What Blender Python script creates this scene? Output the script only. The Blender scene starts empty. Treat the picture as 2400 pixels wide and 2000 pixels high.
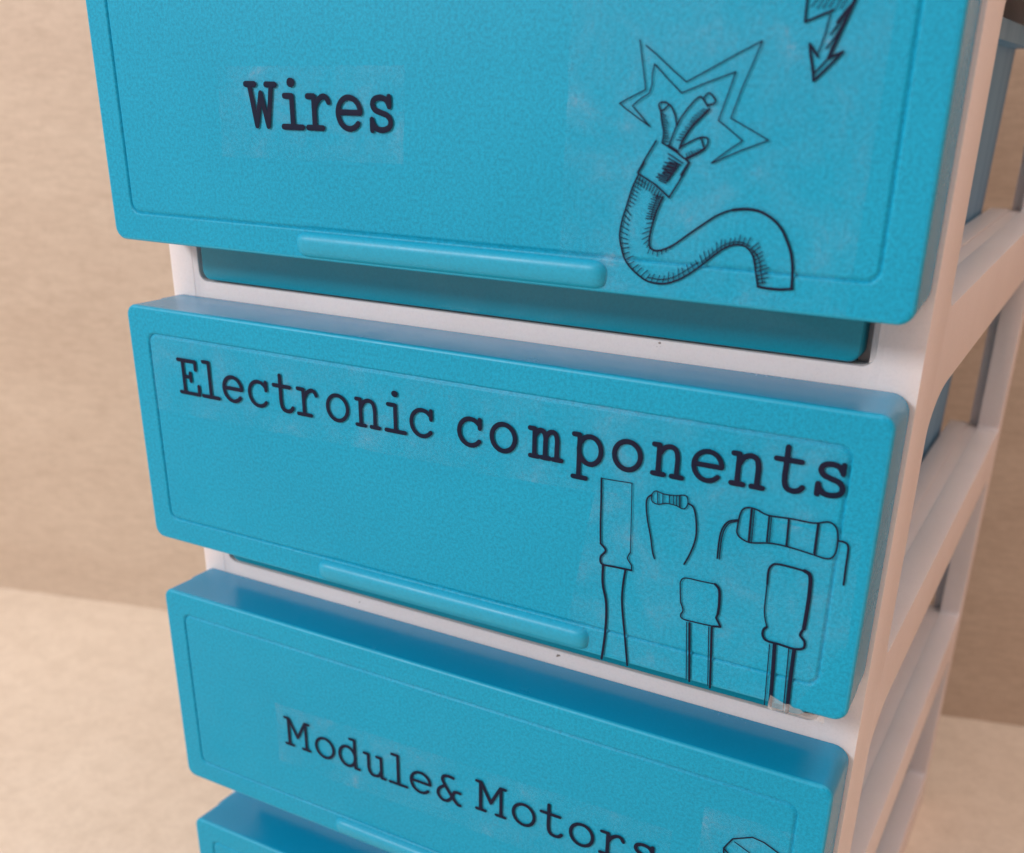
import bpy, bmesh, math, random
from mathutils import Vector, Matrix, noise

# ------------------------------------------------------------------ camera, world, lamps, exposure
S = 0.26                      # metres per drawing unit (one unit = width of a drawer front)
scn = bpy.context.scene
COL = scn.collection
cam_d = bpy.data.cameras.new('camera')
cam = bpy.data.objects.new('camera', cam_d)
COL.objects.link(cam)
scn.camera = cam
cam_d.sensor_fit = 'HORIZONTAL'
cam_d.sensor_width = 36.0
cam_d.lens = 37.82
cam_d.shift_x = -0.0025
cam_d.shift_y = 0.1435
cam_d.clip_start = 0.01
cam_d.clip_end = 50.0
right = Vector((0.87440533, 0.48495751, 0.01521631))
down = Vector((0.2153691, -0.35983824, -0.90781749))
fwd = Vector((-0.4347775, 0.79707757, -0.41908934))
m = Matrix((( right.x, -down.x, -fwd.x, 0.654463*S),
            ( right.y, -down.y, -fwd.y, -1.02036*S),
            ( right.z, -down.z, -fwd.z, 0.198588*S),
            (0, 0, 0, 1)))
cam.matrix_world = m
cam_d.dof.use_dof = True
cam_d.dof.focus_distance = 0.325
cam_d.dof.aperture_fstop = 13.0

world = bpy.data.worlds.new('World')
scn.world = world
world.use_nodes = True
bg = world.node_tree.nodes['Background']
# the room beyond: pale and bright to the left, darker and wood-coloured to the right
wnt = world.node_tree
wtc = wnt.nodes.new('ShaderNodeTexCoord'); wsx = wnt.nodes.new('ShaderNodeSeparateXYZ')
wmr = wnt.nodes.new('ShaderNodeMapRange'); wrp = wnt.nodes.new('ShaderNodeValToRGB')
wmr.inputs['From Min'].default_value = -1.0; wmr.inputs['From Max'].default_value = 1.0
wnt.links.new(wtc.outputs['Generated'], wsx.inputs[0]); wcm = wnt.nodes.new('ShaderNodeMath'); wcm.operation = 'MULTIPLY_ADD'; wcm.inputs[1].default_value = -0.9
wnt.links.new(wsx.outputs['Z'], wcm.inputs[0]); wnt.links.new(wsx.outputs['X'], wcm.inputs[2]); wnt.links.new(wcm.outputs[0], wmr.inputs['Value'])
wnt.links.new(wmr.outputs[0], wrp.inputs[0]); wnt.links.new(wrp.outputs[0], bg.inputs[0])
wrp.color_ramp.elements[0].position = 0.30; wrp.color_ramp.elements[0].color = (1.0, 0.91, 0.90, 1)
wrp.color_ramp.elements[1].position = 0.80; wrp.color_ramp.elements[1].color = (0.36, 0.225, 0.175, 1)
bg.inputs[1].default_value = 0.80

def area_lamp(name, loc, target, size, power, color):
    d = bpy.data.lights.new(name, 'AREA')
    d.shape = 'SQUARE'; d.size = size; d.energy = power; d.color = color
    o = bpy.data.objects.new(name, d); COL.objects.link(o)
    o.location = loc
    v = Vector(target) - Vector(loc)
    o.rotation_euler = v.to_track_quat('-Z', 'Y').to_euler()
    return o
area_lamp('front_lamp', (-0.85, -1.30, 0.72), (0.0, 0.05, -0.15), 0.30, 18.5, (0.98, 0.97, 1.0))
area_lamp('overhead_fill', (0.25, 0.10, 1.35), (0.1, 0.1, -0.2), 0.6, 3.2, (1.0, 0.95, 0.94))  # added overhead fill, brightens the table top
area_lamp('room_lamp', (0.48, 0.02, 1.0), (0.15, 0.15, -0.1), 0.10, 1.3, (1.0, 0.88, 0.78))
area_lamp('warm_bounce_fill', (1.7, 0.15, 0.35), (0.1, 0.15, -0.15), 0.7, 2.3, (1.0, 0.34, 0.20))  # added fill in place of warm bounce off wooden furniture at right

scn.view_settings.view_transform = 'Standard'
scn.view_settings.look = 'None'
scn.view_settings.exposure = 0.0
scn.view_settings.gamma = 1.0
scn.view_settings.use_curve_mapping = False
scn.render.engine = 'CYCLES'
scn.render.resolution_x = 1024
scn.render.resolution_y = 853

# ------------------------------------------------------------------ materials
def new_mat(name):
    mt = bpy.data.materials.new(name); mt.use_nodes = True
    nt = mt.node_tree
    return mt, nt, nt.nodes['Principled BSDF']

def ramp(nt, fac, stops):
    r = nt.nodes.new('ShaderNodeValToRGB')
    el = r.color_ramp.elements
    while len(el) < len(stops): el.new(0.5)
    for e, (p, c) in zip(el, stops):
        e.position = p; e.color = (*c, 1)
    nt.links.new(fac, r.inputs[0])
    return r.outputs[0]

def tex_noise(nt, scale, detail=4, rough=0.55, stretch=(1, 1, 1), coord='Object', dist=0.0):
    tc = nt.nodes.new('ShaderNodeTexCoord')
    mp = nt.nodes.new('ShaderNodeMapping'); mp.inputs['Scale'].default_value = stretch
    n = nt.nodes.new('ShaderNodeTexNoise')
    n.inputs['Scale'].default_value = scale; n.inputs['Detail'].default_value = detail
    n.inputs['Roughness'].default_value = rough; n.inputs['Distortion'].default_value = dist
    nt.links.new(tc.outputs[coord], mp.inputs[0]); nt.links.new(mp.outputs[0], n.inputs['Vector'])
    return n.outputs['Fac']

def add_bump(nt, b, fac, strength, dist, prev=None):
    bp = nt.nodes.new('ShaderNodeBump')
    bp.inputs['Strength'].default_value = strength; bp.inputs['Distance'].default_value = dist
    nt.links.new(fac, bp.inputs['Height'])
    if prev: nt.links.new(prev, bp.inputs['Normal'])
    nt.links.new(bp.outputs[0], b.inputs['Normal'])
    return bp.outputs[0]

def mul_col(nt, a, bcol, fac=1.0):
    mx = nt.nodes.new('ShaderNodeMixRGB'); mx.blend_type = 'MULTIPLY'; mx.inputs[0].default_value = fac
    nt.links.new(a, mx.inputs[1]); nt.links.new(bcol, mx.inputs[2])
    return mx.outputs[0]

def blue_plastic(name, c0, c1, rough, grain, spec):
    mt, nt, b = new_mat(name)
    n1 = tex_noise(nt, 14, 3)
    base = ramp(nt, n1, [(0.3, c0), (0.7, c1)])
    n2 = tex_noise(nt, 1000, 3, 0.85)
    g = 1-grain
    c2 = ramp(nt, n2, [(0.34, (g*0.86, g, g)), (0.60, (1, 1, 1))])
    nt.links.new(mul_col(nt, base, c2), b.inputs['Base Color'])
    n3 = tex_noise(nt, 26, 6, 0.7, dist=0.6)          # faint wipe marks and finger smudges
    nt.links.new(ramp(nt, n3, [(0.35, (rough*0.85,)*3), (0.68, (rough*1.2,)*3)]), b.inputs['Roughness'])
    b.inputs['IOR'].default_value = 1.5
    b.inputs['Specular IOR Level'].default_value = spec
    b.inputs['Subsurface Weight'].default_value = 0.10
    b.inputs['Subsurface Radius'].default_value = (0.2, 0.8, 1.0)
    b.inputs['Subsurface Scale'].default_value = 0.003
    add_bump(nt, b, n2, 0.05, 0.0002)
    return mt

def clear_blue():
    mt, nt, b = new_mat('smoky_blue_plastic')
    n1 = tex_noise(nt, 9, 3, 0.5, (1, 6, 0.25))
    c = ramp(nt, n1, [(0.3, (0.07, 0.24, 0.42)), (0.7, (0.17, 0.38, 0.56))])
    nt.links.new(c, b.inputs['Base Color'])
    b.inputs['Roughness'].default_value = 0.45
    b.inputs['Specular IOR Level'].default_value = 0.3
    return mt

def white_plastic():
    mt, nt, b = new_mat('white_plastic')
    n1 = tex_noise(nt, 22, 4)
    c1 = ramp(nt, n1, [(0.3, (0.74, 0.665, 0.645)), (0.7, (0.785, 0.71, 0.69))])
    n2 = tex_noise(nt, 1200, 2, 0.7)
    c2 = ramp(nt, n2, [(0.3, (0.95, 0.95, 0.95)), (0.55, (1, 1, 1))])
    n4 = tex_noise(nt, 190, 3, 0.6)                   # sparse dirt specks
    c4 = ramp(nt, n4, [(0.235, (0.30, 0.26, 0.22)), (0.262, (1, 1, 1))])
    nt.links.new(mul_col(nt, mul_col(nt, c1, c4), c2), b.inputs['Base Color'])
    b.inputs['Roughness'].default_value = 0.38
    b.inputs['Subsurface Weight'].default_value = 0.25
    b.inputs['Subsurface Radius'].default_value = (1.0, 0.7, 0.5)
    b.inputs['Subsurface Scale'].default_value = 0.004
    add_bump(nt, b, n1, 0.04, 0.0006)
    return mt

def ink():
    mt, nt, b = new_mat('ink')
    n = tex_noise(nt, 120, 3)
    c = ramp(nt, n, [(0.35, (0.004, 0.010, 0.030)), (0.70, (0.011, 0.010, 0.030))])
    nt.links.new(c, b.inputs['Base Color'])
    b.inputs['Roughness'].default_value = 0.6
    b.inputs['Specular IOR Level'].default_value = 0.12
    return mt

def tape():
    mt, nt, b = new_mat('clear_tape')
    b.inputs['Base Color'].default_value = (0.60, 0.62, 0.70, 1)
    b.inputs['Roughness'].default_value = 0.30
    n = tex_noise(nt, 62, 6, 0.66, dist=0.5)
    a = ramp(nt, n, [(0.40, (0.004,)*3), (0.56, (0.025,)*3), (0.65, (0.065,)*3), (0.76, (0.34,)*3)])
    nt.links.new(a, b.inputs['Alpha'])
    n2 = tex_noise(nt, 90, 3)
    add_bump(nt, b, n2, 0.15, 0.0006)
    return mt

def laminate(name, dark, light, grain):
    mt, nt, b = new_mat(name)
    n1 = tex_noise(nt, 5, 6, 0.65, (1, 1, 4.0))
    n2 = tex_noise(nt, 70, 5, 0.7, (1, 1, 5.0), dist=0.4)
    n3 = tex_noise(nt, 300, 2, 0.7)
    c1 = ramp(nt, n1, [(0.32, dark), (0.70, light)])
    c2 = ramp(nt, n2, [(0.36, (1-grain, 1-grain*1.12, 1-grain*1.25)), (0.60, (1, 1, 1))])
    c3 = ramp(nt, n3, [(0.3, (0.94, 0.93, 0.92)), (0.6, (1, 1, 1))])
    nt.links.new(mul_col(nt, mul_col(nt, c1, c2), c3), b.inputs['Base Color'])
    b.inputs['Roughness'].default_value = 0.5
    add_bump(nt, b, n2, 0.12, 0.001)
    return mt

M_BLUE = blue_plastic('blue_textured_plastic', (0.0015, 0.325, 0.518), (0.003, 0.355, 0.558), 0.48, 0.30, 0.24)
M_GLOSS = blue_plastic('blue_smooth_plastic', (0.002, 0.27, 0.475), (0.004, 0.30, 0.52), 0.24, 0.08, 0.38)
M_HANDLE = blue_plastic('blue_handle_plastic', (0.004, 0.335, 0.518), (0.008, 0.36, 0.555), 0.44, 0.15, 0.42)
M_APRON = blue_plastic('teal_plastic', (0.003, 0.29, 0.39), (0.005, 0.31, 0.42), 0.35, 0.12, 0.4)
M_CLEAR, M_WHITE, M_INK, M_TAPE = clear_blue(), white_plastic(), ink(), tape()
M_WALL = laminate('wall_laminate', (0.555, 0.435, 0.33), (0.63, 0.51, 0.395), 0.14)
M_TABLE = laminate('table_laminate', (0.82, 0.69, 0.55), (0.87, 0.75, 0.61), 0.09)

# ------------------------------------------------------------------ mesh helpers (coordinates in drawing units)
def link(name, me, mat=None, parent=None, smooth=40):
    o = bpy.data.objects.new(name, me); COL.objects.link(o)
    if mat: me.materials.clear(); me.materials.append(mat)
    if smooth:
        for p in me.polygons: p.use_smooth = True
        me.set_sharp_from_angle(angle=math.radians(smooth))
    if parent: o.parent = parent
    return o

def bm_mesh(bm, name, recalc=True):
    if recalc: bmesh.ops.recalc_face_normals(bm, faces=bm.faces)
    me = bpy.data.meshes.new(name)
    for v in bm.verts: v.co *= S
    bm.to_mesh(me); bm.free()
    return me

def rrect(x0, x1, z0, z1, r, n=6):
    pts = []
    for cx, cz, a0 in ((x1-r, z1-r, 0), (x0+r, z1-r, 90), (x0+r, z0+r, 180), (x1-r, z0+r, 270)):
        for i in range(n+1):
            a = math.radians(a0 + 90*i/n)
            pts.append((cx+r*math.cos(a), cz+r*math.sin(a)))
    return pts

def loft(bm, rings, cap0=False, cap1=False):
    vs = [[bm.verts.new(p) for p in r] for r in rings]
    for a, b in zip(vs, vs[1:]):
        n = len(a)
        for i in range(n): bm.faces.new((a[i], a[(i+1) % n], b[(i+1) % n], b[i]))
    if cap0: bm.faces.new(vs[0])
    if cap1: bm.faces.new(vs[-1])

def add_box(bm, x0, x1, y0, y1, z0, z1, bev=0.0):
    vs = [bm.verts.new((x, y, z)) for x in (x0, x1) for y in (y0, y1) for z in (z0, z1)]
    fs = [bm.faces.new([vs[i] for i in q]) for q in ((0,1,3,2),(4,6,7,5),(0,4,5,1),(2,3,7,6),(0,2,6,4),(1,5,7,3))]
    if bev:
        es = list({e for f in fs for e in f.edges})
        bmesh.ops.bevel(bm, geom=es, offset=bev, segments=2, profile=0.5, affect='EDGES')

def slab_with_holes(outer, holes, t0, t1, axis):
    """a moulded sheet: outline with rounded holes, thickness t0..t1 along axis ('y' or 'x')"""
    cu = bpy.data.curves.new('tmp', 'CURVE'); cu.dimensions = '2D'; cu.fill_mode = 'BOTH'
    cu.extrude = (t1-t0)/2
    for pts in [outer]+holes:
        sp = cu.splines.new('POLY'); sp.points.add(len(pts)-1); sp.use_cyclic_u = True
        for p, q in zip(sp.points, pts): p.co = (q[0], q[1], 0, 1)
    o = bpy.data.objects.new('tmp', cu); COL.objects.link(o)
    dg = bpy.context.evaluated_depsgraph_get()
    me = bpy.data.meshes.new_from_object(o.evaluated_get(dg))
    bm = bmesh.new(); bm.from_mesh(me)
    bpy.data.objects.remove(o); bpy.data.curves.remove(cu); bpy.data.meshes.remove(me)
    mid = (t0+t1)/2
    for v in bm.verts:
        a, b, c = v.co
        v.co = (a, c+mid, b) if axis == 'y' else (c+mid, a, b)
    bmesh.ops.remove_doubles(bm, verts=bm.verts, dist=1e-5)
    bmesh.ops.recalc_face_normals(bm, faces=bm.faces)
    return bm

def smooth_line(pts, n=6):
    out = []
    P = [pts[0]]+list(pts)+[pts[-1]]
    for i in range(1, len(P)-2):
        p0, p1, p2, p3 = P[i-1:i+3]
        for k in range(n):
            t = k/n
            out.append(tuple(0.5*((2*b)+(-a+c)*t+(2*a-5*b+4*c-d)*t*t+(-a+3*b-3*c+d)*t**3)
                             for a, b, c, d in zip(p0, p1, p2, p3)))
    out.append(tuple(pts[-1]))
    return out

def stroke(bm, pts, w, y=-0.0019, th=0.00016):
    """one pen line lying on the drawer face: a low rounded ribbon with round joints"""
    r = w/2
    for (ax, az), (bx, bz) in zip(pts, pts[1:]):
        dx, dz = bx-ax, bz-az
        L = math.hypot(dx, dz)
        if L < 1e-6: continue
        nx, nz = -dz/L*r, dx/L*r
        prof = ((-1, 0.0), (-0.7, -th*0.7), (0, -th), (0.7, -th*0.7), (1, 0.0))
        A = [bm.verts.new((ax+nx*s, y+h, az+nz*s)) for s, h in prof]
        Bv = [bm.verts.new((bx+nx*s, y+h, bz+nz*s)) for s, h in prof]
        for i in range(4): bm.faces.new((A[i], A[i+1], Bv[i+1], Bv[i]))
    for (ax, az) in pts:
        c = bm.verts.new((ax, y-th*1.02, az)); ring = []
        for k in range(10):
            a = k/10*2*math.pi
            ring.append(bm.verts.new((ax+r*math.cos(a), y, az+r*math.sin(a))))
        for k in range(10): bm.faces.new((c, ring[k], ring[(k+1) % 10]))

def arc(cx, cz, rx, rz, a0, a1, n=14):
    return [(cx+rx*math.cos(math.radians(a0+(a1-a0)*i/n)), cz+rz*math.sin(math.radians(a0+(a1-a0)*i/n))) for i in range(n+1)]

sm = smooth_line
GLYPH = {   # typewriter letters as pen strokes, x-height 1, centred on x = 0
 'o': [arc(0, .5, .40, .415, 0, 360, 26)],
 'e': [[(-.38, .52), (.39, .52)]+arc(0, .5, .40, .415, 5, 320, 24)],
 'c': [[(.33, .93), (.33, .66)], arc(0, .5, .40, .415, 42, 322, 22)],
 's': [[(.29, .94), (.29, .70)], [(-.31, .34), (-.31, .06)],
       sm([(.29, .72), (.18, .87), (-.02, .92), (-.22, .86), (-.28, .73), (-.20, .60), (0, .53), (.22, .46), (.33, .31), (.27, .15), (.06, .08), (-.16, .11), (-.30, .27)], 4)],
 'r': [[(-.15, .08), (-.15, .92)], [(-.40, .08), (.14, .08)], [(-.38, .92), (-.15, .92)], sm([(-.15, .58), (-.02, .80), (.16, .92), (.30, .90), (.38, .78)], 4)],
 'i': [[(0, .08), (0, .92)], [(-.27, .92), (0, .92)], [(-.36, .08), (.36, .08)], [(-.02, 1.28), (.02, 1.28)]],
 'l': [[(0, .08), (0, 1.28)], [(-.25, 1.28), (0, 1.28)], [(-.36, .08), (.36, .08)]],
 't': [sm([(-.10, 1.25), (-.10, .8), (-.10, .35), (-.03, .14), (.14, .08), (.30, .12), (.39, .22)], 4), [(-.38, .90), (.30, .90)]],
 'n': [[(-.27, .08), (-.27, .92)], [(-.43, .92), (-.27, .92)], [(-.43, .08), (-.10, .08)], [(.13, .08), (.44, .08)],
       sm([(-.27, .62), (-.14, .84), (.06, .92), (.22, .84), (.28, .62), (.28, .35), (.28, .08)], 4)],
 'm': [[(-.36, .08), (-.36, .92)], [(-.52, .92), (-.36, .92)], [(-.50, .08), (-.22, .08)], [(-.11, .08), (.15, .08)], [(.26, .08), (.54, .08)],
       sm([(-.36, .70), (-.22, .88), (-.08, .88), (0, .72), (0, .4), (0, .08)], 4), sm([(0, .70), (.14, .88), (.30, .88), (.38, .70), (.38, .4), (.38, .08)], 4)],
 'p': [[(-.28, -.36), (-.28, .92)], [(-.46, .92), (-.28, .92)], [(-.46, -.36), (-.04, -.36)], arc(.06, .5, .35, .415, 0, 360, 24)],
 'd': [[(.28, .08), (.28, 1.28)], [(.08, 1.28), (.28, 1.28)], [(.28, .08), (.46, .08)], arc(-.06, .5, .35, .415, 0, 360, 24)],
 'u': [sm([(-.27, .92), (-.27, .6), (-.27, .33), (-.18, .12), (0, .08), (.18, .16), (.28, .36)], 4), [(.28, .92), (.28, .08)], [(-.45, .92), (-.27, .92)], [(.10, .92), (.28, .92)], [(.28, .08), (.45, .08)]],
 'E': [[(-.22, .08), (-.22, 1.22)], [(-.42, 1.22), (.36, 1.22), (.36, .95)], [(-.22, .66), (.10, .66)], [(.10, .80), (.10, .52)], [(-.42, .08), (.44, .08), (.44, .38)]],
 'W': [[(-.56, 1.22), (-.22, 1.22)], [(.22, 1.22), (.56, 1.22)], [(-.42, 1.22), (-.22, .08), (0, .98), (.22, .08), (.42, 1.22)]],
 'M': [[(-.40, .08), (-.40, 1.22)], [(.40, .08), (.40, 1.22)], [(-.56, .08), (-.22, .08)], [(.22, .08), (.56, .08)], [(-.56, 1.22), (-.38, 1.22), (0, .48), (.38, 1.22), (.56, 1.22)]],
 '&': [sm([(.26, 1.12), (.06, 1.14), (-.12, 1.08), (-.17, .92), (-.08, .74), (.10, .48), (.30, .22), (.44, .08), (.54, .08)], 4),
       sm([(-.06, .72), (-.30, .52), (-.36, .28), (-.20, .09), (.02, .10), (.20, .30), (.28, .50), (.36, .58), (.54, .58)], 4)],
}

def word(name, letters, xh, w, parent, wx=None):
    """letters: (char, x, baseline z)"""
    bm = bmesh.new()
    rnd = random.Random(name+letters[0][0])
    for ch, x, zb in letters:
        for pl in GLYPH[ch]:
            jit = 1+rnd.uniform(-.05, .05)
            pts = [(x+a*xh*(wx or 1), zb+b*xh) for a, b in pl]
            stroke(bm, pts, w*.94*jit*(1.5 if ch == 'i' and pl[0][1] > 1.2 else 1))
    return link(name, bm_mesh(bm, name, False), M_INK, parent, 60)

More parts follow.
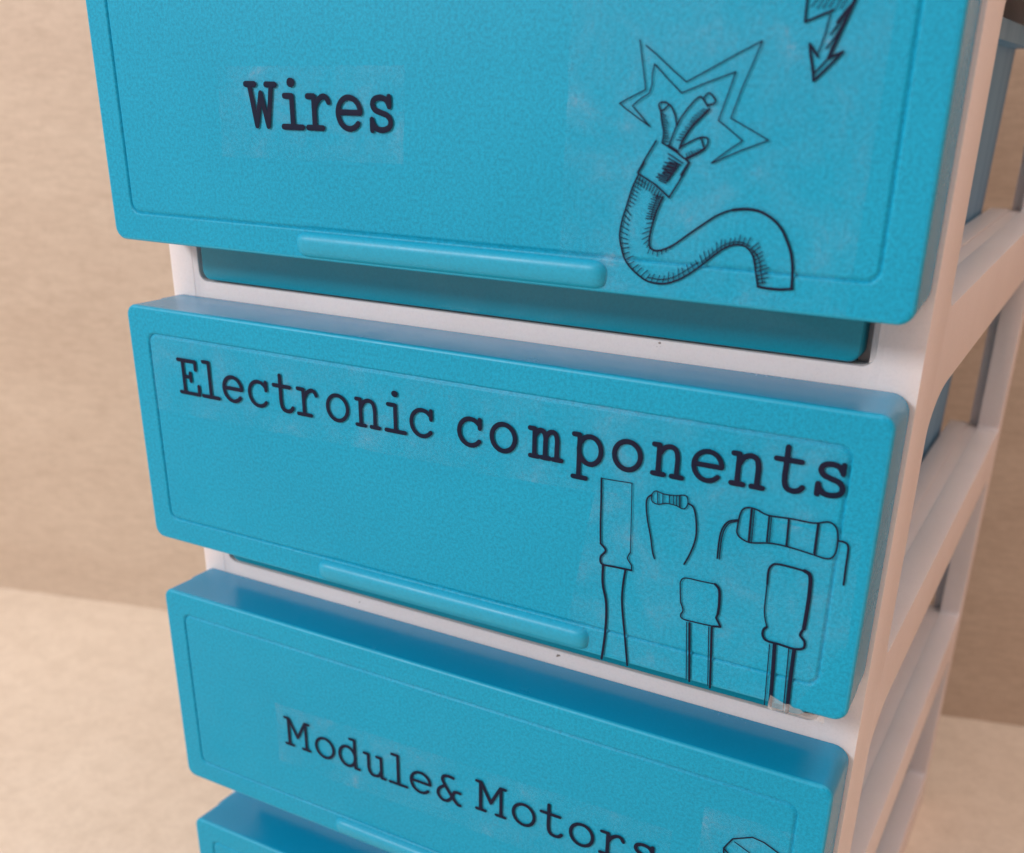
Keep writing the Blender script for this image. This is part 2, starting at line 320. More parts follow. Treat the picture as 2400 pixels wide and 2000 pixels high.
# pen drawings, (line width, curved, points on the drawer face)
DRAW = {'wire':[(0.0016,0,[(0.2205,0.2311),(0.2233,0.2177),(0.2264,0.2034),(0.2291,0.1897),(0.2136,0.1825),(0.2033,0.1773),(0.2108,0.1725),(0.2235,0.165),(0.2357,0.158)]),(0.0016,0,[(0.2269,0.2265),(0.2384,0.2188),(0.2526,0.208),(0.2685,0.1968),(0.2903,0.2077),(0.3145,0.2202),(0.3358,0.2304),(0.3305,0.2156),(0.322,0.1935),(0.3136,0.1677),(0.3304,0.16),(0.3508,0.1504),(0.3269,0.1412),(0.2991,0.1288)]),(0.0016,0,[(0.2357,0.158),(0.226,0.167),(0.2167,0.1756),(0.2233,0.1809),(0.2332,0.1869),(0.2352,0.1942),(0.2349,0.2035),(0.2365,0.2114),(0.25,0.1994),(0.2647,0.1875),(0.2889,0.1968),(0.3144,0.2058),(0.3092,0.1877),(0.3021,0.1655),(0.3147,0.1573),(0.3268,0.1491),(0.3132,0.1399),(0.2991,0.1293)]),(0.0022,1,[(0.2492,0.1447),(0.2498,0.1537),(0.2474,0.1624),(0.2455,0.1712),(0.2433,0.177),(0.2457,0.1792),(0.2499,0.1794),(0.2534,0.1776)]),(0.0022,1,[(0.2463,0.1719),(0.2495,0.1738),(0.2539,0.1772),(0.2581,0.1722),(0.2607,0.1665),(0.262,0.1607)]),(0.0022,1,[(0.2562,0.1427),(0.259,0.151),(0.2632,0.1614),(0.2676,0.1689),(0.2751,0.1784),(0.2827,0.1847),(0.2871,0.1816),(0.2909,0.1767)]),(0.0022,1,[(0.2869,0.1841),(0.2914,0.188),(0.2976,0.1825),(0.2963,0.1793),(0.2911,0.1781)]),(0.003,1,[(0.2927,0.1746),(0.2859,0.1679),(0.2783,0.1605),(0.2724,0.1522),(0.2687,0.1462),(0.2667,0.1402)]),(0.0022,1,[(0.2674,0.1413),(0.2755,0.1457),(0.2851,0.1501),(0.2925,0.1504),(0.2941,0.1464),(0.2917,0.1412),(0.287,0.1381)]),(0.0022,1,[(0.2872,0.1495),(0.2889,0.1455),(0.2909,0.1412)]),(0.0032,1,[(0.291,0.1408),(0.2855,0.1373),(0.279,0.134),(0.2734,0.1315)]),(0.0022,1,[(0.2554,0.1427),(0.2598,0.1407),(0.2652,0.1379)]),(0.0024,0,[(0.2429,0.146),(0.2338,0.1313),(0.2258,0.1167)]),(0.0024,0,[(0.2488,0.1447),(0.2635,0.1371),(0.277,0.1287)]),(0.0024,0,[(0.2322,0.1262),(0.226,0.1165),(0.2449,0.1071),(0.2599,0.0963),(0.2688,0.1114),(0.2774,0.1287)]),(0.0024,0,[(0.277,0.1287),(0.2699,0.1171)]),(0.0026,1,[(0.2266,0.1143),(0.2214,0.1028),(0.2165,0.0857),(0.2123,0.0712),(0.2109,0.0575),(0.2133,0.0467),(0.2171,0.0369),(0.2232,0.0291),(0.233,0.0217),(0.2436,0.0166),(0.2559,0.0155),(0.2658,0.0172),(0.2774,0.0221),(0.2886,0.0295),(0.2977,0.0366),(0.3065,0.0445),(0.3162,0.0524),(0.3261,0.0576),(0.3353,0.0585),(0.3421,0.0558),(0.3474,0.0497),(0.35,0.0421),(0.3525,0.0327),(0.3551,0.0224)]),(0.0026,1,[(0.2536,0.0968),(0.2486,0.0843),(0.2447,0.0708),(0.2425,0.0572),(0.2438,0.0492),(0.2495,0.0465),(0.2574,0.048),(0.2688,0.0539),(0.2816,0.0637),(0.2961,0.0744),(0.3094,0.0835),(0.3237,0.0892),(0.3364,0.0908),(0.3493,0.0896),(0.3616,0.0841),(0.3716,0.0756),(0.3782,0.0651),(0.3831,0.0545),(0.3859,0.0427),(0.3867,0.0342),(0.3874,0.0233)]),(0.0036,1,[(0.3237,0.0892),(0.3364,0.0908),(0.3493,0.0896),(0.3616,0.0841),(0.3716,0.0756),(0.3782,0.0651),(0.3831,0.0545),(0.3859,0.0427),(0.3867,0.0342),(0.3874,0.0233)]),(0.0034,0,[(0.3551,0.0224),(0.3644,0.0215),(0.3763,0.0216),(0.3883,0.0234)]),(0.0012959999999999998,0,[(0.2259,0.1118),(0.2337,0.1081)]),(0.0012959999999999998,0,[(0.2243,0.1085),(0.2311,0.1052)]),(0.0012959999999999998,0,[(0.2226,0.1052),(0.2299,0.1016)]),(0.0012959999999999998,0,[(0.2212,0.1018),(0.2278,0.0986)]),(0.0012959999999999998,0,[(0.2201,0.0982),(0.2269,0.0952)]),(0.0012959999999999998,0,[(0.2191,0.0947),(0.2259,0.0919)]),(0.0012959999999999998,0,[(0.2181,0.0911),(0.2249,0.0881)]),(0.0012959999999999998,0,[(0.217,0.0875),(0.2215,0.0853)]),(0.0012959999999999998,0,[(0.2158,0.0831),(0.2214,0.0774)]),(0.0012959999999999998,0,[(0.2143,0.0779),(0.2209,0.0722)]),(0.0012959999999999998,0,[(0.2127,0.0726),(0.22,0.0681)]),(0.0012959999999999998,0,[(0.2119,0.0672),(0.2201,0.0633)]),(0.0012959999999999998,0,[(0.2114,0.0617),(0.2195,0.0589)]),(0.0012959999999999998,0,[(0.2112,0.0563),(0.2193,0.0547)]),(0.0012959999999999998,0,[(0.2124,0.0509),(0.2203,0.0507)]),(0.0012959999999999998,0,[(0.2138,0.0456),(0.2219,0.0475)]),(0.0012959999999999998,0,[(0.2159,0.0404),(0.2219,0.0427)]),(0.0012959999999999998,0,[(0.2187,0.0355),(0.2266,0.0394)]),(0.0012959999999999998,0,[(0.222,0.0309),(0.2279,0.0344)]),(0.0012959999999999998,0,[(0.2261,0.0269),(0.2326,0.0315)]),(0.0012959999999999998,0,[(0.2308,0.0234),(0.2364,0.0288)]),(0.0012959999999999998,0,[(0.2359,0.0203),(0.2428,0.0272)]),(0.0012959999999999998,0,[(0.2413,0.0178),(0.2457,0.0236)]),(0.0012959999999999998,0,[(0.247,0.0163),(0.2502,0.024)]),(0.0012959999999999998,0,[(0.2531,0.0158),(0.256,0.0233)]),(0.0012959999999999998,0,[(0.2592,0.0161),(0.2611,0.0237)]),(0.0012959999999999998,0,[(0.2652,0.0171),(0.2651,0.0273)]),(0.0012959999999999998,0,[(0.2708,0.0193),(0.2698,0.0272)]),(0.0012959999999999998,0,[(0.2763,0.0217),(0.2744,0.0315)]),(0.0012959999999999998,0,[(0.2813,0.0247),(0.2782,0.0325)]),(0.0012959999999999998,0,[(0.2862,0.028),(0.283,0.0359)]),(0.0012959999999999998,0,[(0.2909,0.0313),(0.2872,0.0377)]),(0.0012959999999999998,0,[(0.2954,0.0349),(0.2914,0.0408)]),(0.0014,1,[(0.2434,0.0203),(0.2556,0.0196),(0.2655,0.0212),(0.2751,0.0256),(0.2872,0.0339),(0.2945,0.039)]),(0.0012959999999999998,0,[(0.2993,0.0381),(0.2952,0.0462)]),(0.0012959999999999998,0,[(0.3026,0.041),(0.2989,0.0497)]),(0.0012959999999999998,0,[(0.3058,0.0439),(0.3034,0.0513)]),(0.0012959999999999998,0,[(0.3091,0.0467),(0.307,0.0535)]),(0.0012959999999999998,0,[(0.3125,0.0494),(0.3109,0.0591)]),(0.0012959999999999998,0,[(0.3158,0.0521),(0.3155,0.0618)]),(0.0012959999999999998,0,[(0.3196,0.0542),(0.3193,0.0619)]),(0.0012959999999999998,0,[(0.3234,0.0562),(0.3245,0.0639)]),(0.0012959999999999998,0,[(0.3274,0.0577),(0.3288,0.0647)]),(0.0012959999999999998,0,[(0.3318,0.0581),(0.3336,0.0671)]),(0.0012959999999999998,0,[(0.336,0.0582),(0.3384,0.0656)]),(0.0012959999999999998,0,[(0.3401,0.0566),(0.3434,0.0659)]),(0.0014,1,[(0.2974,0.0393),(0.3063,0.0472),(0.3159,0.0554),(0.3258,0.0603),(0.335,0.061),(0.3437,0.0581)]),(0.0014399999999999999,0,[(0.3432,0.0544),(0.3515,0.0619)]),(0.0014399999999999999,0,[(0.3456,0.0517),(0.3535,0.0584)]),(0.0014399999999999999,0,[(0.3477,0.0488),(0.3561,0.0543)]),(0.0014399999999999999,0,[(0.3489,0.0455),(0.3568,0.0506)]),(0.0014399999999999999,0,[(0.35,0.0422),(0.3585,0.0468)]),(0.0014399999999999999,0,[(0.3509,0.0387),(0.3608,0.0429)]),(0.0014399999999999999,0,[(0.3518,0.0353),(0.3639,0.0405)]),(0.0014399999999999999,0,[(0.3527,0.0319),(0.3631,0.0354)]),(0.0014399999999999999,0,[(0.3536,0.0284),(0.3642,0.0317)]),(0.0014399999999999999,0,[(0.3545,0.025),(0.3622,0.0272)]),(0.0014,1,[(0.3448,0.0565),(0.3515,0.0501),(0.3551,0.0426),(0.3575,0.0332),(0.3593,0.0254)]),(0.0014399999999999999,0,[(0.2532,0.0958),(0.2428,0.0979)]),(0.0014399999999999999,0,[(0.2524,0.0938),(0.2435,0.0957)]),(0.0014399999999999999,0,[(0.2516,0.0918),(0.2415,0.0941)]),(0.0014399999999999999,0,[(0.2508,0.0899),(0.2422,0.0914)]),(0.0014399999999999999,0,[(0.25,0.0879),(0.2398,0.0895)]),(0.0014399999999999999,0,[(0.2493,0.0859),(0.2395,0.0871)]),(0.0014399999999999999,0,[(0.2485,0.0838),(0.2391,0.0851)]),(0.0014399999999999999,0,[(0.2481,0.0818),(0.2406,0.0825)]),(0.0014399999999999999,0,[(0.2476,0.0797),(0.2383,0.0805)]),(0.0014399999999999999,0,[(0.2471,0.0776),(0.2381,0.078)]),(0.0014399999999999999,0,[(0.2466,0.0755),(0.2371,0.0758)]),(0.0012959999999999998,0,[(0.2459,0.0725),(0.2384,0.0712)]),(0.0012959999999999998,0,[(0.2449,0.0686),(0.2371,0.0659)]),(0.0012959999999999998,0,[(0.2439,0.0648),(0.2347,0.0613)]),(0.0012959999999999998,0,[(0.2432,0.0608),(0.235,0.0558)]),(0.0012959999999999998,0,[(0.2428,0.0568),(0.2369,0.0516)]),(0.0012959999999999998,0,[(0.2425,0.0528),(0.2403,0.0487)]),(0.0012959999999999998,0,[(0.244,0.0491),(0.2417,0.043)]),(0.0012959999999999998,0,[(0.2477,0.0471),(0.2468,0.0426)]),(0.0012959999999999998,0,[(0.2519,0.047),(0.2517,0.0411)]),(0.0012959999999999998,0,[(0.2563,0.0478),(0.2564,0.0432)]),(0.0012959999999999998,0,[(0.2603,0.0496),(0.2608,0.0458)]),(0.0012959999999999998,0,[(0.264,0.0517),(0.2654,0.0495)]),(0.0014,1,[(0.2486,0.0982),(0.2446,0.0858),(0.2429,0.0751)]),(0.0014399999999999999,0,[(0.2292,0.1128),(0.2271,0.1046)]),(0.0014399999999999999,0,[(0.2323,0.1114),(0.2307,0.1043)]),(0.0014399999999999999,0,[(0.2354,0.11),(0.2336,0.1035)]),(0.0014399999999999999,0,[(0.2384,0.1085),(0.236,0.1018)]),(0.0014399999999999999,0,[(0.2413,0.1069),(0.2393,0.101)]),(0.0014399999999999999,0,[(0.2443,0.1054),(0.2416,0.0991)]),(0.0014399999999999999,0,[(0.247,0.1035),(0.2447,0.0982)]),(0.0014399999999999999,0,[(0.2496,0.1015),(0.2464,0.0951)]),(0.0014399999999999999,0,[(0.2521,0.0995),(0.2498,0.0946)]),(0.0017279999999999997,0,[(0.268,0.1259),(0.2577,0.1281)]),(0.0017279999999999997,0,[(0.2669,0.1243),(0.253,0.1276)]),(0.0017279999999999997,0,[(0.2659,0.1228),(0.2559,0.1251)]),(0.0017279999999999997,0,[(0.2648,0.1213),(0.2518,0.1244)]),(0.0017279999999999997,0,[(0.2637,0.1197),(0.2523,0.1224)]),(0.0017279999999999997,0,[(0.2626,0.1182),(0.2533,0.1204)]),(0.0017279999999999997,0,[(0.2616,0.1167),(0.2526,0.1191)]),(0.0017279999999999997,0,[(0.2605,0.1151),(0.2517,0.1174)]),(0.0017279999999999997,0,[(0.2594,0.1136),(0.247,0.117)]),(0.0017279999999999997,0,[(0.2583,0.112),(0.2475,0.1153)]),(0.0017279999999999997,0,[(0.2572,0.1105),(0.2454,0.1141)]),(0.0017279999999999997,0,[(0.2561,0.1089),(0.2482,0.1114)]),(0.0017279999999999997,0,[(0.271,0.1276),(0.2559,0.1352)]),(0.0017279999999999997,0,[(0.269,0.126),(0.2562,0.1313)]),(0.0017279999999999997,0,[(0.2671,0.1243),(0.2573,0.1272)]),(0.0017279999999999997,0,[(0.2654,0.1224),(0.2553,0.1245)]),(0.0017279999999999997,0,[(0.264,0.1204),(0.2508,0.1218)]),(0.0017279999999999997,0,[(0.2625,0.1184),(0.2516,0.1183)]),(0.0022,0,[(0.2648,0.1256),(0.2616,0.1178),(0.2563,0.1116)]),(0.0012959999999999998,0,[(0.2458,0.17),(0.2511,0.1679)]),(0.0012959999999999998,0,[(0.2466,0.1677),(0.2507,0.1662)]),(0.0012959999999999998,0,[(0.2474,0.1653),(0.2523,0.1637)]),(0.0012959999999999998,0,[(0.2481,0.1629),(0.2538,0.1615)]),(0.0012959999999999998,0,[(0.2486,0.1605),(0.2531,0.1595)]),(0.0012959999999999998,0,[(0.249,0.1581),(0.2531,0.1574)]),(0.0012959999999999998,0,[(0.2495,0.1557),(0.2539,0.155)]),(0.0012959999999999998,0,[(0.2498,0.1533),(0.2543,0.1528)]),(0.0012959999999999998,0,[(0.2496,0.1508),(0.2547,0.1503)]),(0.0012959999999999998,0,[(0.2495,0.1484),(0.2552,0.1484)]),(0.0012959999999999998,0,[(0.2493,0.1459),(0.2554,0.1458)]),(0.0012959999999999998,0,[(0.2917,0.1736),(0.2858,0.1746)]),(0.0012959999999999998,0,[(0.2899,0.1718),(0.2835,0.1731)]),(0.0012959999999999998,0,[(0.288,0.1699),(0.2811,0.1712)]),(0.0012959999999999998,0,[(0.2861,0.1681),(0.2787,0.1694)]),(0.0012959999999999998,0,[(0.2842,0.1662),(0.2767,0.167)]),(0.0012959999999999998,0,[(0.2823,0.1643),(0.2755,0.1648)]),(0.0012959999999999998,0,[(0.2803,0.1624),(0.275,0.1631)]),(0.0012959999999999998,0,[(0.2784,0.1605),(0.273,0.1611)]),(0.0012959999999999998,0,[(0.2769,0.1584),(0.2707,0.1589)]),(0.0012959999999999998,0,[(0.2753,0.1562),(0.2704,0.1568)]),(0.0012959999999999998,0,[(0.2737,0.1541),(0.2681,0.1549)]),(0.0012959999999999998,0,[(0.2722,0.1519),(0.2661,0.1526)]),(0.0012959999999999998,0,[(0.2708,0.1496),(0.2656,0.1499)]),(0.0012959999999999998,0,[(0.2694,0.1473),(0.2632,0.1476)]),(0.0012959999999999998,0,[(0.2889,0.1396),(0.2854,0.1407)]),(0.0012959999999999998,0,[(0.2863,0.1381),(0.2833,0.1399)]),(0.0012959999999999998,0,[(0.2837,0.1365),(0.281,0.1388)]),(0.0012959999999999998,0,[(0.2811,0.135),(0.2779,0.1385)]),(0.0012959999999999998,0,[(0.2783,0.1336),(0.2758,0.1375)]),(0.0012959999999999998,0,[(0.2756,0.1323),(0.2736,0.1361)])],'bolt':[(0.0026,0,[(0.3712,0.2614),(0.3711,0.2534),(0.3713,0.2447),(0.3826,0.2492),(0.3942,0.2535)]),(0.0018,0,[(0.3924,0.2504),(0.3907,0.2431),(0.3902,0.2371),(0.3875,0.2268),(0.3859,0.2215)]),(0.003,0,[(0.3859,0.2182),(0.3815,0.2235),(0.3776,0.2281),(0.3791,0.2206),(0.3816,0.2123),(0.3835,0.2048),(0.3847,0.1993)]),(0.003,0,[(0.3847,0.1993),(0.3945,0.2091),(0.4068,0.222),(0.3952,0.2174)]),(0.0042,0,[(0.3952,0.2174),(0.3981,0.2256),(0.4017,0.2354),(0.4062,0.2478),(0.411,0.2609)]),(0.0022,0,[(0.3848,0.2057),(0.3912,0.2128),(0.3952,0.2174)]),(0.0022,0,[(0.3923,0.2248),(0.3985,0.233),(0.4035,0.2418)]),(0.0022,0,[(0.3968,0.2387),(0.4027,0.2475),(0.407,0.2546)]),(0.003,0,[(0.3987,0.2443),(0.4046,0.2526),(0.41,0.2585)]),(0.0022,0,[(0.3945,0.2354),(0.3991,0.2411)]),(0.0014,0,[(0.3753,0.2562),(0.3807,0.2637)]),(0.0014,0,[(0.3805,0.2546),(0.3857,0.2636)]),(0.0014,0,[(0.3855,0.2551),(0.3906,0.2635)]),(0.0014,0,[(0.3904,0.2555),(0.3955,0.2635)]),(0.0014,0,[(0.3955,0.254),(0.4004,0.2634)]),(0.0014,0,[(0.4004,0.2545),(0.4053,0.2633)]),(0.0026,0,[(0.3712,0.2614),(0.3709,0.269),(0.3711,0.2746),(0.394,0.2777),(0.4204,0.2763),(0.411,0.2609)])],'comp':[(0.0026,0,[(0.2048,-0.1974),(0.206,-0.2275),(0.2065,-0.2506),(0.2078,-0.274)]),(0.003,1,[(0.2078,-0.274),(0.2145,-0.2812),(0.209,-0.2896),(0.209,-0.2968),(0.2123,-0.2993)]),(0.003,0,[(0.2123,-0.2993),(0.2259,-0.2985),(0.2469,-0.298)]),(0.0018,1,[(0.2469,-0.298),(0.2465,-0.2921),(0.2413,-0.2846),(0.2443,-0.2768)]),(0.0013,0,[(0.2443,-0.2768),(0.243,-0.243),(0.2409,-0.1962),(0.2048,-0.1974)]),(0.0036,1,[(0.2122,-0.299),(0.2131,-0.3228),(0.2188,-0.3469),(0.2196,-0.3821),(0.2169,-0.4187)]),(0.003,1,[(0.2396,-0.2994),(0.2377,-0.3214),(0.2384,-0.3442),(0.2446,-0.3848),(0.2495,-0.4183)]),(0.0016,1,[(0.2646,-0.2106),(0.2648,-0.2039),(0.2686,-0.1998),(0.2746,-0.2008),(0.2806,-0.2015),(0.2915,-0.2005),(0.3009,-0.1984),(0.3047,-0.2012),(0.3053,-0.2077),(0.3028,-0.2129),(0.2985,-0.2135),(0.2917,-0.2115),(0.2814,-0.2113),(0.2727,-0.2142),(0.2666,-0.2132),(0.2646,-0.2106)]),(0.0014,0,[(0.2709,-0.2008),(0.2719,-0.2132)]),(0.0014,0,[(0.2769,-0.2011),(0.2777,-0.2121)]),(0.0014,0,[(0.2843,-0.2012),(0.2851,-0.211)]),(0.0014,0,[(0.2886,-0.2008),(0.2895,-0.2116)]),(0.0014,0,[(0.2923,-0.2003),(0.2932,-0.2119)]),(0.0022,0,[(0.2959,-0.1996),(0.297,-0.213)]),(0.0022,1,[(0.2642,-0.2051),(0.26,-0.2093),(0.2589,-0.217),(0.2613,-0.233),(0.2666,-0.2533),(0.2701,-0.2702),(0.273,-0.2778)]),(0.0024,1,[(0.3059,-0.2068),(0.312,-0.21),(0.3161,-0.2231),(0.3175,-0.2422),(0.3136,-0.2604),(0.3072,-0.2765)]),(0.0022,1,[(0.3611,-0.2218),(0.3619,-0.2114),(0.3644,-0.2018),(0.3708,-0.1981),(0.3795,-0.1987),(0.3914,-0.2023),(0.4158,-0.2012),(0.438,-0.2011),(0.4521,-0.197),(0.4598,-0.2008),(0.4633,-0.2099),(0.4639,-0.2236),(0.4615,-0.2325),(0.4547,-0.2361),(0.4387,-0.2343),(0.4159,-0.2319),(0.3968,-0.232),(0.3769,-0.2358),(0.3658,-0.2331),(0.3613,-0.2279),(0.3611,-0.2218)]),(0.003,0,[(0.3739,-0.1998),(0.3747,-0.2357)]),(0.0012,0,[(0.377,-0.1998),(0.3778,-0.235)]),(0.0024,0,[(0.3927,-0.2034),(0.3934,-0.2308)]),(0.0012,0,[(0.3954,-0.2036),(0.3963,-0.2305)]),(0.0028,0,[(0.4129,-0.2028),(0.4139,-0.2307)]),(0.0026,0,[(0.4429,-0.2005),(0.4432,-0.2333)]),(0.0012,0,[(0.4417,-0.2007),(0.4419,-0.2329)]),(0.0024,1,[(0.3608,-0.2137),(0.3504,-0.2183),(0.3446,-0.2294),(0.3431,-0.2443),(0.3431,-0.2612)]),(0.0016,1,[(0.3606,-0.2153),(0.3516,-0.2201),(0.3468,-0.231),(0.3456,-0.2459),(0.3458,-0.2616)]),(0.0026,1,[(0.4645,-0.2146),(0.4712,-0.215),(0.4748,-0.2202),(0.4753,-0.239),(0.4758,-0.2601)]),(0.0018,1,[(0.3071,-0.3222),(0.3054,-0.307),(0.3052,-0.2971),(0.3105,-0.2921),(0.3272,-0.2918),(0.3447,-0.2913)]),(0.0038,1,[(0.3437,-0.2915),(0.3489,-0.2974),(0.3505,-0.3134),(0.3501,-0.3257)]),(0.003,0,[(0.3501,-0.3257),(0.3485,-0.3306),(0.3546,-0.3401),(0.3465,-0.3416)]),(0.002,1,[(0.3071,-0.3222),(0.3107,-0.3314),(0.3084,-0.3372),(0.3116,-0.3418),(0.3276,-0.3421),(0.3465,-0.3416)]),(0.0014,0,[(0.3161,-0.3447),(0.3217,-0.4157)]),(0.003,0,[(0.3195,-0.3449),(0.3255,-0.417)]),(0.003,0,[(0.345,-0.3434),(0.35,-0.4181)]),(0.0014,0,[(0.3416,-0.3436),(0.3473,-0.4159)]),(0.003,1,[(0.3993,-0.2776),(0.3989,-0.263),(0.4016,-0.2561),(0.407,-0.2532),(0.4224,-0.2533),(0.4367,-0.2545)]),(0.0052,1,[(0.4357,-0.2543),(0.442,-0.259),(0.4437,-0.2793),(0.4436,-0.3004),(0.4431,-0.3187)]),(0.0034,1,[(0.4431,-0.3187),(0.4403,-0.327),(0.4455,-0.3331),(0.4454,-0.3412),(0.4357,-0.3446),(0.4199,-0.3435),(0.4059,-0.3429),(0.4013,-0.3376),(0.4015,-0.3309),(0.4046,-0.3268)]),(0.0018,1,[(0.4046,-0.3268),(0.4002,-0.3116),(0.3994,-0.2903),(0.3993,-0.2776)]),(0.0014,0,[(0.4099,-0.3463),(0.4128,-0.4205)]),(0.0052,0,[(0.4152,-0.3459),(0.4172,-0.38),(0.4189,-0.4197)]),(0.0052,0,[(0.4362,-0.3455),(0.4365,-0.3789),(0.4378,-0.4219)]),(0.0016,0,[(0.4306,-0.346),(0.4338,-0.422)])],'motor':[(0.002,0,[(0.387,-0.6267),(0.3965,-0.6094),(0.4189,-0.5982),(0.4329,-0.6001),(0.4526,-0.6088),(0.4587,-0.6239),(0.45,-0.6473),(0.4225,-0.6646),(0.3978,-0.6586),(0.3888,-0.6441),(0.387,-0.6267)]),(0.0022,0,[(0.387,-0.6267),(0.3987,-0.6382),(0.4198,-0.6402),(0.448,-0.6302)]),(0.0014,0,[(0.3991,-0.6129),(0.4201,-0.6222),(0.4367,-0.6332)]),(0.0014,0,[(0.4198,-0.6402),(0.4225,-0.6646)]),(0.0014,0,[(0.3819,-0.636),(0.3888,-0.6441)])]}

def drawing(name, key, parent):
    bm = bmesh.new()
    for w, curved, pts in DRAW[key]:
        w *= {'wire': .72, 'bolt': .75, 'comp': .82, 'motor': .9}[key]
        if curved and len(pts) > 2: pts = smooth_line(pts, 5)
        stroke(bm, pts, w)
    return link(name, bm_mesh(bm, name, False), M_INK, parent, 60)

def tape_patch(parent, outline, y, seed):
    """a clear tape sticker, slightly wavy outline"""
    rnd = random.Random(seed)
    bm = bmesh.new()
    pts = []
    n = len(outline)
    for i in range(n):
        (ax, az), (bx, bz) = outline[i], outline[(i+1) % n]
        k = max(2, int(math.hypot(bx-ax, bz-az)/0.02))
        for j in range(k):
            t = j/k
            pts.append((ax+(bx-ax)*t+rnd.uniform(-.0008, .0008), az+(bz-az)*t+rnd.uniform(-.0008, .0008)))
    bm.faces.new([bm.verts.new((x, y, z)) for x, z in pts])
    bm.normal_update()
    if bm.faces[:][0].normal.y > 0: bmesh.ops.reverse_faces(bm, faces=bm.faces[:])
    return link('clear_tape', bm_mesh(bm, 'clear_tape', False), M_TAPE, parent, 30)

def tag(o, **k):
    for a, b in k.items(): o[a] = b
    return o

# ------------------------------------------------------------------ setting: table and wall
TZ = -1.39
bm = bmesh.new()
add_box(bm, -9, 9, -5, 9, TZ-0.2, TZ-0.0002)
table = link('table', bm_mesh(bm, 'table'), M_TABLE, None, 0)
tag(table, label='pale beige laminate table top under the blue drawer tower', kind='structure')
a = Vector((-2.4282, 1.0117)); b = Vector((0.6836, 1.8441))
u = (b-a).normalized(); nrm = Vector((-u.y, u.x))
bm = bmesh.new()
p0, p1 = a-u*6, b+u*7
q = [p0, p1, p1+nrm*0.15, p0+nrm*0.15]
loft(bm, [[(v.x, v.y, TZ) for v in q], [(v.x, v.y, TZ+6) for v in q]], True, True)
wall = link('wall', bm_mesh(bm, 'wall'), M_WALL, None, 0)
tag(wall, label='beige wood-look wall panel standing behind the drawer tower', kind='structure')

# ------------------------------------------------------------------ the drawer tower
FY = 0.0915        # front plane of the white frame
BX = 0.502         # half width of the frame
PITCH = 0.4203
TOP = 0.435
tower = bpy.data.objects.new('drawer_tower', None); COL.objects.link(tower)
tower.location = (0, 0.7*S, TZ*S)
tower_inv = Matrix.Translation(-tower.location)
tag(tower, label='white plastic tower of blue labelled drawers standing on the beige table', category='storage drawers')
parts = []

# frame: front ring, back ring and two open sides fused into one moulding
front_holes = [rrect(-.452, .456, -.062-PITCH*k, .306-PITCH*k, .014) for k in range(4)]
back_holes = [rrect(-.442, .442, -.05-PITCH*k, .29-PITCH*k, .03) for k in range(4)]
def side_hole(k):
    z0, z1 = -.0165-PITCH*k, -.115-PITCH*(k-1)
    y0, y1 = .2065, 1.29
    pts = []
    def co(cy, cz, r, a0, n=7, rz=None):
        for i in range(n+1):
            t = math.radians(a0+90*i/n); pts.append((cy+r*math.cos(t), cz+(rz or r)*math.sin(t)))
    co(y1-.03, z1-.03, .03, 0)
    co(y0+.10, z1-.045, .10, 90, 10, .045)
    co(y0+.02, z0+.02, .02, 180)
    co(y1-.012, z0+.012, .012, 270)
    return pts
outer_f = [(-.4985, TZ), (.4985, TZ), (.4985, TOP-.003), (-.4985, TOP-.003)]
outer_s = [(FY, TZ+.0005), (1.36, TZ+.0005), (1.36, TOP), (FY, TOP)]
pieces = [slab_with_holes(outer_f, front_holes, FY+.0004, FY+.026, 'y'),
          slab_with_holes(outer_f, back_holes, 1.325, 1.35, 'y'),
          slab_with_holes(outer_s, [side_hole(k) for k in range(4)], BX-.04, BX, 'x'),
          slab_with_holes(outer_s, [side_hole(k) for k in range(4)], -BX, -BX+.04, 'x')]
bm = bmesh.new(); add_box(bm, -.499, .499, FY+.0008, 1.357, TOP-.03, TOP-.0015); pieces.append(bm)
for s_ in (-1, 1):      # unseen filler added behind the front ring to lighten the black side gaps
    bm = bmesh.new(); xs = sorted((s_*.4475, s_*.4978)); add_box(bm, xs[0], xs[1], FY+.014, FY+.030, TZ+.002, TOP-.01); pieces.append(bm)
    bm = bmesh.new(); xs = sorted((s_*.4325, s_*.4979)); add_box(bm, xs[0], xs[1], FY+.0335, FY+.044, TZ+.003, TOP-.011); pieces.append(bm)
    bm = bmesh.new(); xs = sorted((s_*.4490, s_*.4977)); add_box(bm, xs[0], xs[1], FY+.020, FY+.040, TZ+.004, TOP-.012); pieces.append(bm)
objs = []
for p in pieces:
    me = bpy.data.meshes.new('frame'); p.to_mesh(me); p.free()
    o = bpy.data.objects.new('frame', me); COL.objects.link(o); objs.append(o)
base = objs[0]
for o in objs[1:]:
    md = base.modifiers.new('u', 'BOOLEAN'); md.operation = 'UNION'; md.solver = 'EXACT'; md.object = o
bv = base.modifiers.new('b', 'BEVEL'); bv.width = 0.0035; bv.segments = 3; bv.limit_method = 'ANGLE'; bv.angle_limit = math.radians(50)
dg = bpy.context.evaluated_depsgraph_get()
me = bpy.data.meshes.new_from_object(base.evaluated_get(dg))
for o in objs: bpy.data.objects.remove(o)
bm = bmesh.new(); bm.from_mesh(me)
frame = link('frame', bm_mesh(bm, 'frame'), M_WHITE, tower, 35)
parts.append(frame)

# drawer runners along both sides, under every drawer
for k in range(4):
    for s in (-1, 1):
        bm = bmesh.new()
        z = -.0165-PITCH*k
        xs = sorted((s*.404, s*.4625)); add_box(bm, xs[0], xs[1], FY+.0445, 1.3245, z-.014, z-.0008, .0015)
        xs = sorted((s*.404, s*.440)); add_box(bm, xs[0], xs[1], FY+.046, 1.322, z-.0012, z+.0015, .0015)
        parts.append(link('drawer_runner', bm_mesh(bm, 'drawer_runner'), M_WHITE, tower, 35))

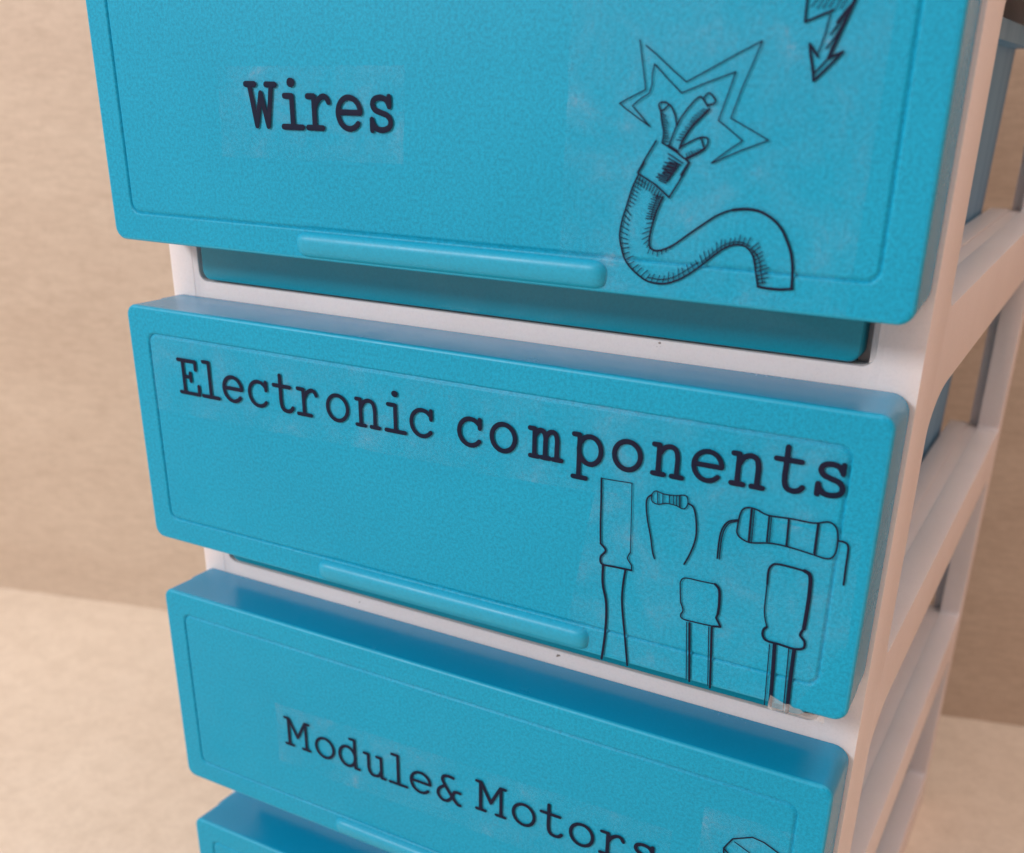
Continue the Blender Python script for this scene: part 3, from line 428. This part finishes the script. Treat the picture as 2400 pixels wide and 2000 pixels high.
# drawers
def front_mesh():
    H = .3345
    def R(ins, y, r, dl=0.0, dr=0.0): return [(x, y, z) for x, z in rrect(-.5+ins-dl, .5-ins-dr, ins, H-ins, max(r, .004))]
    bm = bmesh.new()
    loft(bm, [R(.014, .012, .012), R(.014, FY-.0006, .012, .003, .003), R(.0, FY-.0006, .020, .003, .003), R(-.0005, FY-.003, .021, .003, .003), R(-.0005, .056, .020, .003, .002), R(.0, .050, .018, .0, .001),
              R(.0, .0060, .015), R(.0, .0040, .015), R(.0005, .0020, .015), R(.0016, .0006, .014), R(.0034, .0, .014), R(.0052, .0, .014),
              R(.0312, .0, .014), R(.0325, .0, .014), R(.0338, .0005, .014), R(.0352, .0026, .013), R(.0360, .0026, .012), R(.0378, .0005, .011), R(.0392, .0, .010), R(.0405, .0, .009), R(.06, .0, .006)], True, True)
    me = bm_mesh(bm, 'drawer')
    me.materials.append(M_BLUE); me.materials.append(M_GLOSS); me.materials.append(M_HANDLE)
    for p in me.polygons:
        if p.normal.y > -0.55 and p.center.y > .0041*S: p.material_index = 1
        elif max(abs(p.center.x)-.4965*S, abs(p.center.z-H/2*S)-(H/2-.0035)*S) > 0: p.material_index = 2
    return me
def handle_mesh():
    bm = bmesh.new()
    z0, hh, L, P = .0175, .0145, .199, .0088
    nx, nz = 96, 14
    g = []
    for i in range(nx+1):
        x = -L+2*L*i/nx
        e = min(1.0, (L-abs(x))/.016); cap = math.sqrt(max(0, 1-(1-e)**2))
        row = []
        for j in range(nz+1):
            v = -1+2*j/nz
            bul = max(0, 1-abs(v)**2.6)**0.62
            skew = 1.0+0.25*v
            row.append(bm.verts.new((x, .0004-P*cap*bul*skew*(1 if cap > 0 else 0), z0+hh*v*(0.35+0.65*cap))))
        g.append(row)
    for i in range(nx):
        for j in range(nz): bm.faces.new((g[i][j], g[i+1][j], g[i+1][j+1], g[i][j+1]))
    bmesh.ops.recalc_face_normals(bm, faces=bm.faces)
    # normals towards the viewer side (-y)
    if sum(f.normal.y for f in bm.faces) > 0: bmesh.ops.reverse_faces(bm, faces=bm.faces)
    return bm_mesh(bm, 'handle', False)
def tub_mesh():
    """the box behind the front: thin walled, open on top, flanged rim"""
    bm = bmesh.new()
    y0, y1, z0, z1 = FY+.046, 1.295, -.050, .285
    def ring(xo, ya, yb, z, r): return [(x, y, z) for x, y in rrect(-xo, xo, ya, yb, r)]
    loft(bm, [ring(.385, y0+.02, y1-.02, z0, .02), ring(.397, y0+.008, y1-.008, z0+.012, .03), ring(.402, y0, y1, z1-.028, .03),
              ring(.430, y0, y1+.01, z1-.027, .03), ring(.430, y0, y1+.01, z1, .03),
              ring(.395, y0+.008, y1-.008, z1, .028), ring(.39, y0+.015, y1-.015, z0+.008, .02)], True, True)
    return bm_mesh(bm, 'drawer_box')
def apron_mesh():
    """lower front panel of the drawer box, seen under the drawer front"""
    bm = bmesh.new()
    r = rrect(-.4455, .4400, -.0595, .29, .012)
    def R(i, y): return [(x*(1-i*2), y, z+(i if z < .1 else -i)) for x, z in r]
    loft(bm, [R(0, FY+.03), R(0, FY+.003), R(.0012, FY+.001), R(.003, FY+.0004)], True, True)
    return bm_mesh(bm, 'drawer_apron')

ME_FRONT, ME_HANDLE, ME_TUB, ME_APRON = front_mesh(), handle_mesh(), tub_mesh(), apron_mesh()
LABELS = ['blue drawer front lettered Wires with a frayed cable drawing',
          'blue drawer front lettered Electronic components',
          'blue drawer front lettered Module& Motors',
          'lowest blue drawer front with only its upper edge in view']
drawers = []
for k, zf in enumerate((0.0, -.4180, -.8378, -1.2595)):
    d = link('drawer', ME_FRONT, None, None, 50)
    d.location = (0, 0, zf*S)
    d['label'] = LABELS[k]
    drawers.append(d)
    for nm, me_, mt in (('handle', ME_HANDLE, M_HANDLE), ('drawer_box', ME_TUB, M_CLEAR), ('drawer_apron', ME_APRON, M_APRON)):
        c = link(nm, me_, mt, None, 35 if nm != 'handle' else 60)
        c.location = (0, 0, (zf if nm == 'handle' else -PITCH*k)*S)
        c.parent = d; c.matrix_parent_inverse = Matrix.Translation(-d.location)

def onto(d, o, **k):
    o.parent = d; o.matrix_parent_inverse = Matrix.Translation(-d.location)
    return tag(o, **k)

# writing and drawings on drawer one
d1, d2, d3, d4 = drawers
onto(d1, word('lettering', [(c, x, z) for c, x, z in zip('Wires', (-.2365, -.1925, -.1560, -.1143, -.0725), (.1405, .1408, .1410, .1412, .1418))], .0378, .0068, None), label='black typewriter word Wires')
onto(d1, drawing('cable_drawing', 'wire', None), label='ink drawing of a frayed cable with a burst')
onto(d1, drawing('bolt_drawing', 'bolt', None), label='ink drawing of a lightning bolt')
onto(d1, tape_patch(None, [(-.302, .108), (-.045, .112), (-.040, .208), (-.298, .204)], -.0013, 1))
onto(d1, tape_patch(None, [(.145, .004), (.440, .004), (.446, .290), (.150, .290)], -.0013, 2))
# drawer two
xs1 = (-.3975, -.3600, -.3210, -.2777, -.2374, -.1990, -.1523, -.1071, -.0665, -.0284)
xs2 = (.0379, .0814, .1350, .1873, .2335, .2795, .3231, .3655, .4072, .4484)
zs2 = (-.1915, -.1910, -.1895, -.1875, -.1855, -.1832, -.1810, -.1780, -.1750, -.1724)
onto(d2, word('lettering', [(c, x, -.1935+.0002*i) for i, (c, x) in enumerate(zip('Electronic', xs1))], .0382, .0055, None), label='black typewriter word Electronic')
onto(d2, word('lettering', list(zip('components', xs2, zs2)), .0378, .0061, None), label='black typewriter word components')
onto(d2, drawing('parts_drawing', 'comp', None), label='ink drawing of capacitors and resistors')
onto(d2, tape_patch(None, [(-.462, -.222), (.0, -.219), (.06, -.221), (.455, -.203), (.463, -.116), (-.462, -.120)], -.0013, 3))
onto(d2, tape_patch(None, [(.165, -.412), (.300, -.4135), (.440, -.4165), (.452, -.398), (.488, -.330), (.487, -.206), (.198, -.213)], -.0009, 4))
# torn corner of film left curled under the lower edge of drawer two
bm = bmesh.new(); rnd = random.Random(5); g = []
for i in range(12):
    row = []
    for j in range(4):
        t = i/11; x = .418+.060*t
        row.append(bm.verts.new((x, -.0022-.0035*j*(1-t)*(.6+.4*math.sin(i*1.9))-rnd.uniform(0, .001), -.4165-.0008*j+.010*(1-t)**2*(3-j)/3+rnd.uniform(-.0012, .0012)-.004*t*j/3)))
    g.append(row)
for i in range(11):
    for j in range(3): bm.faces.new((g[i][j], g[i+1][j], g[i+1][j+1], g[i][j+1]))
mt, nt, bb = new_mat('crumpled_film'); bb.inputs['Base Color'].default_value = (0.62, 0.55, 0.50, 1); bb.inputs['Roughness'].default_value = 0.35; bb.inputs['Alpha'].default_value = 0.32
onto(d2, link('torn_film', bm_mesh(bm, 'torn_film'), mt, None, 30))
# drawer three
xs3 = (-.2597, -.2098, -.1668, -.1212, -.0813, -.0438, -.0010)
onto(d3, word('lettering', list(zip('Module&', xs3, (-.7075, -.7090, -.7085, -.7090, -.7090, -.7092, -.7075))), .0395, .0051, None), label='black typewriter word Module&')
xs4 = (.0683, .1184, .1590, .2027, .2451, .2880)
onto(d3, word('lettering', list(zip('Motors', xs4, (-.7010, -.7015, -.7012, -.7008, -.7000, -.6990))), .0392, .0053, None), label='black typewriter word Motors')
onto(d3, drawing('motor_drawing', 'motor', None), label='ink outline drawing of a boxy motor')
onto(d3, tape_patch(None, [(-.300, -.742), (.320, -.736), (.322, -.628), (-.298, -.640)], -.0013, 5))
onto(d3, tape_patch(None, [(.355, -.765), (.470, -.765), (.472, -.575), (.358, -.578)], -.0013, 6))
for d in drawers: parts.append(d)
for p in parts:
    p.parent = tower; p.matrix_parent_inverse = tower_inv
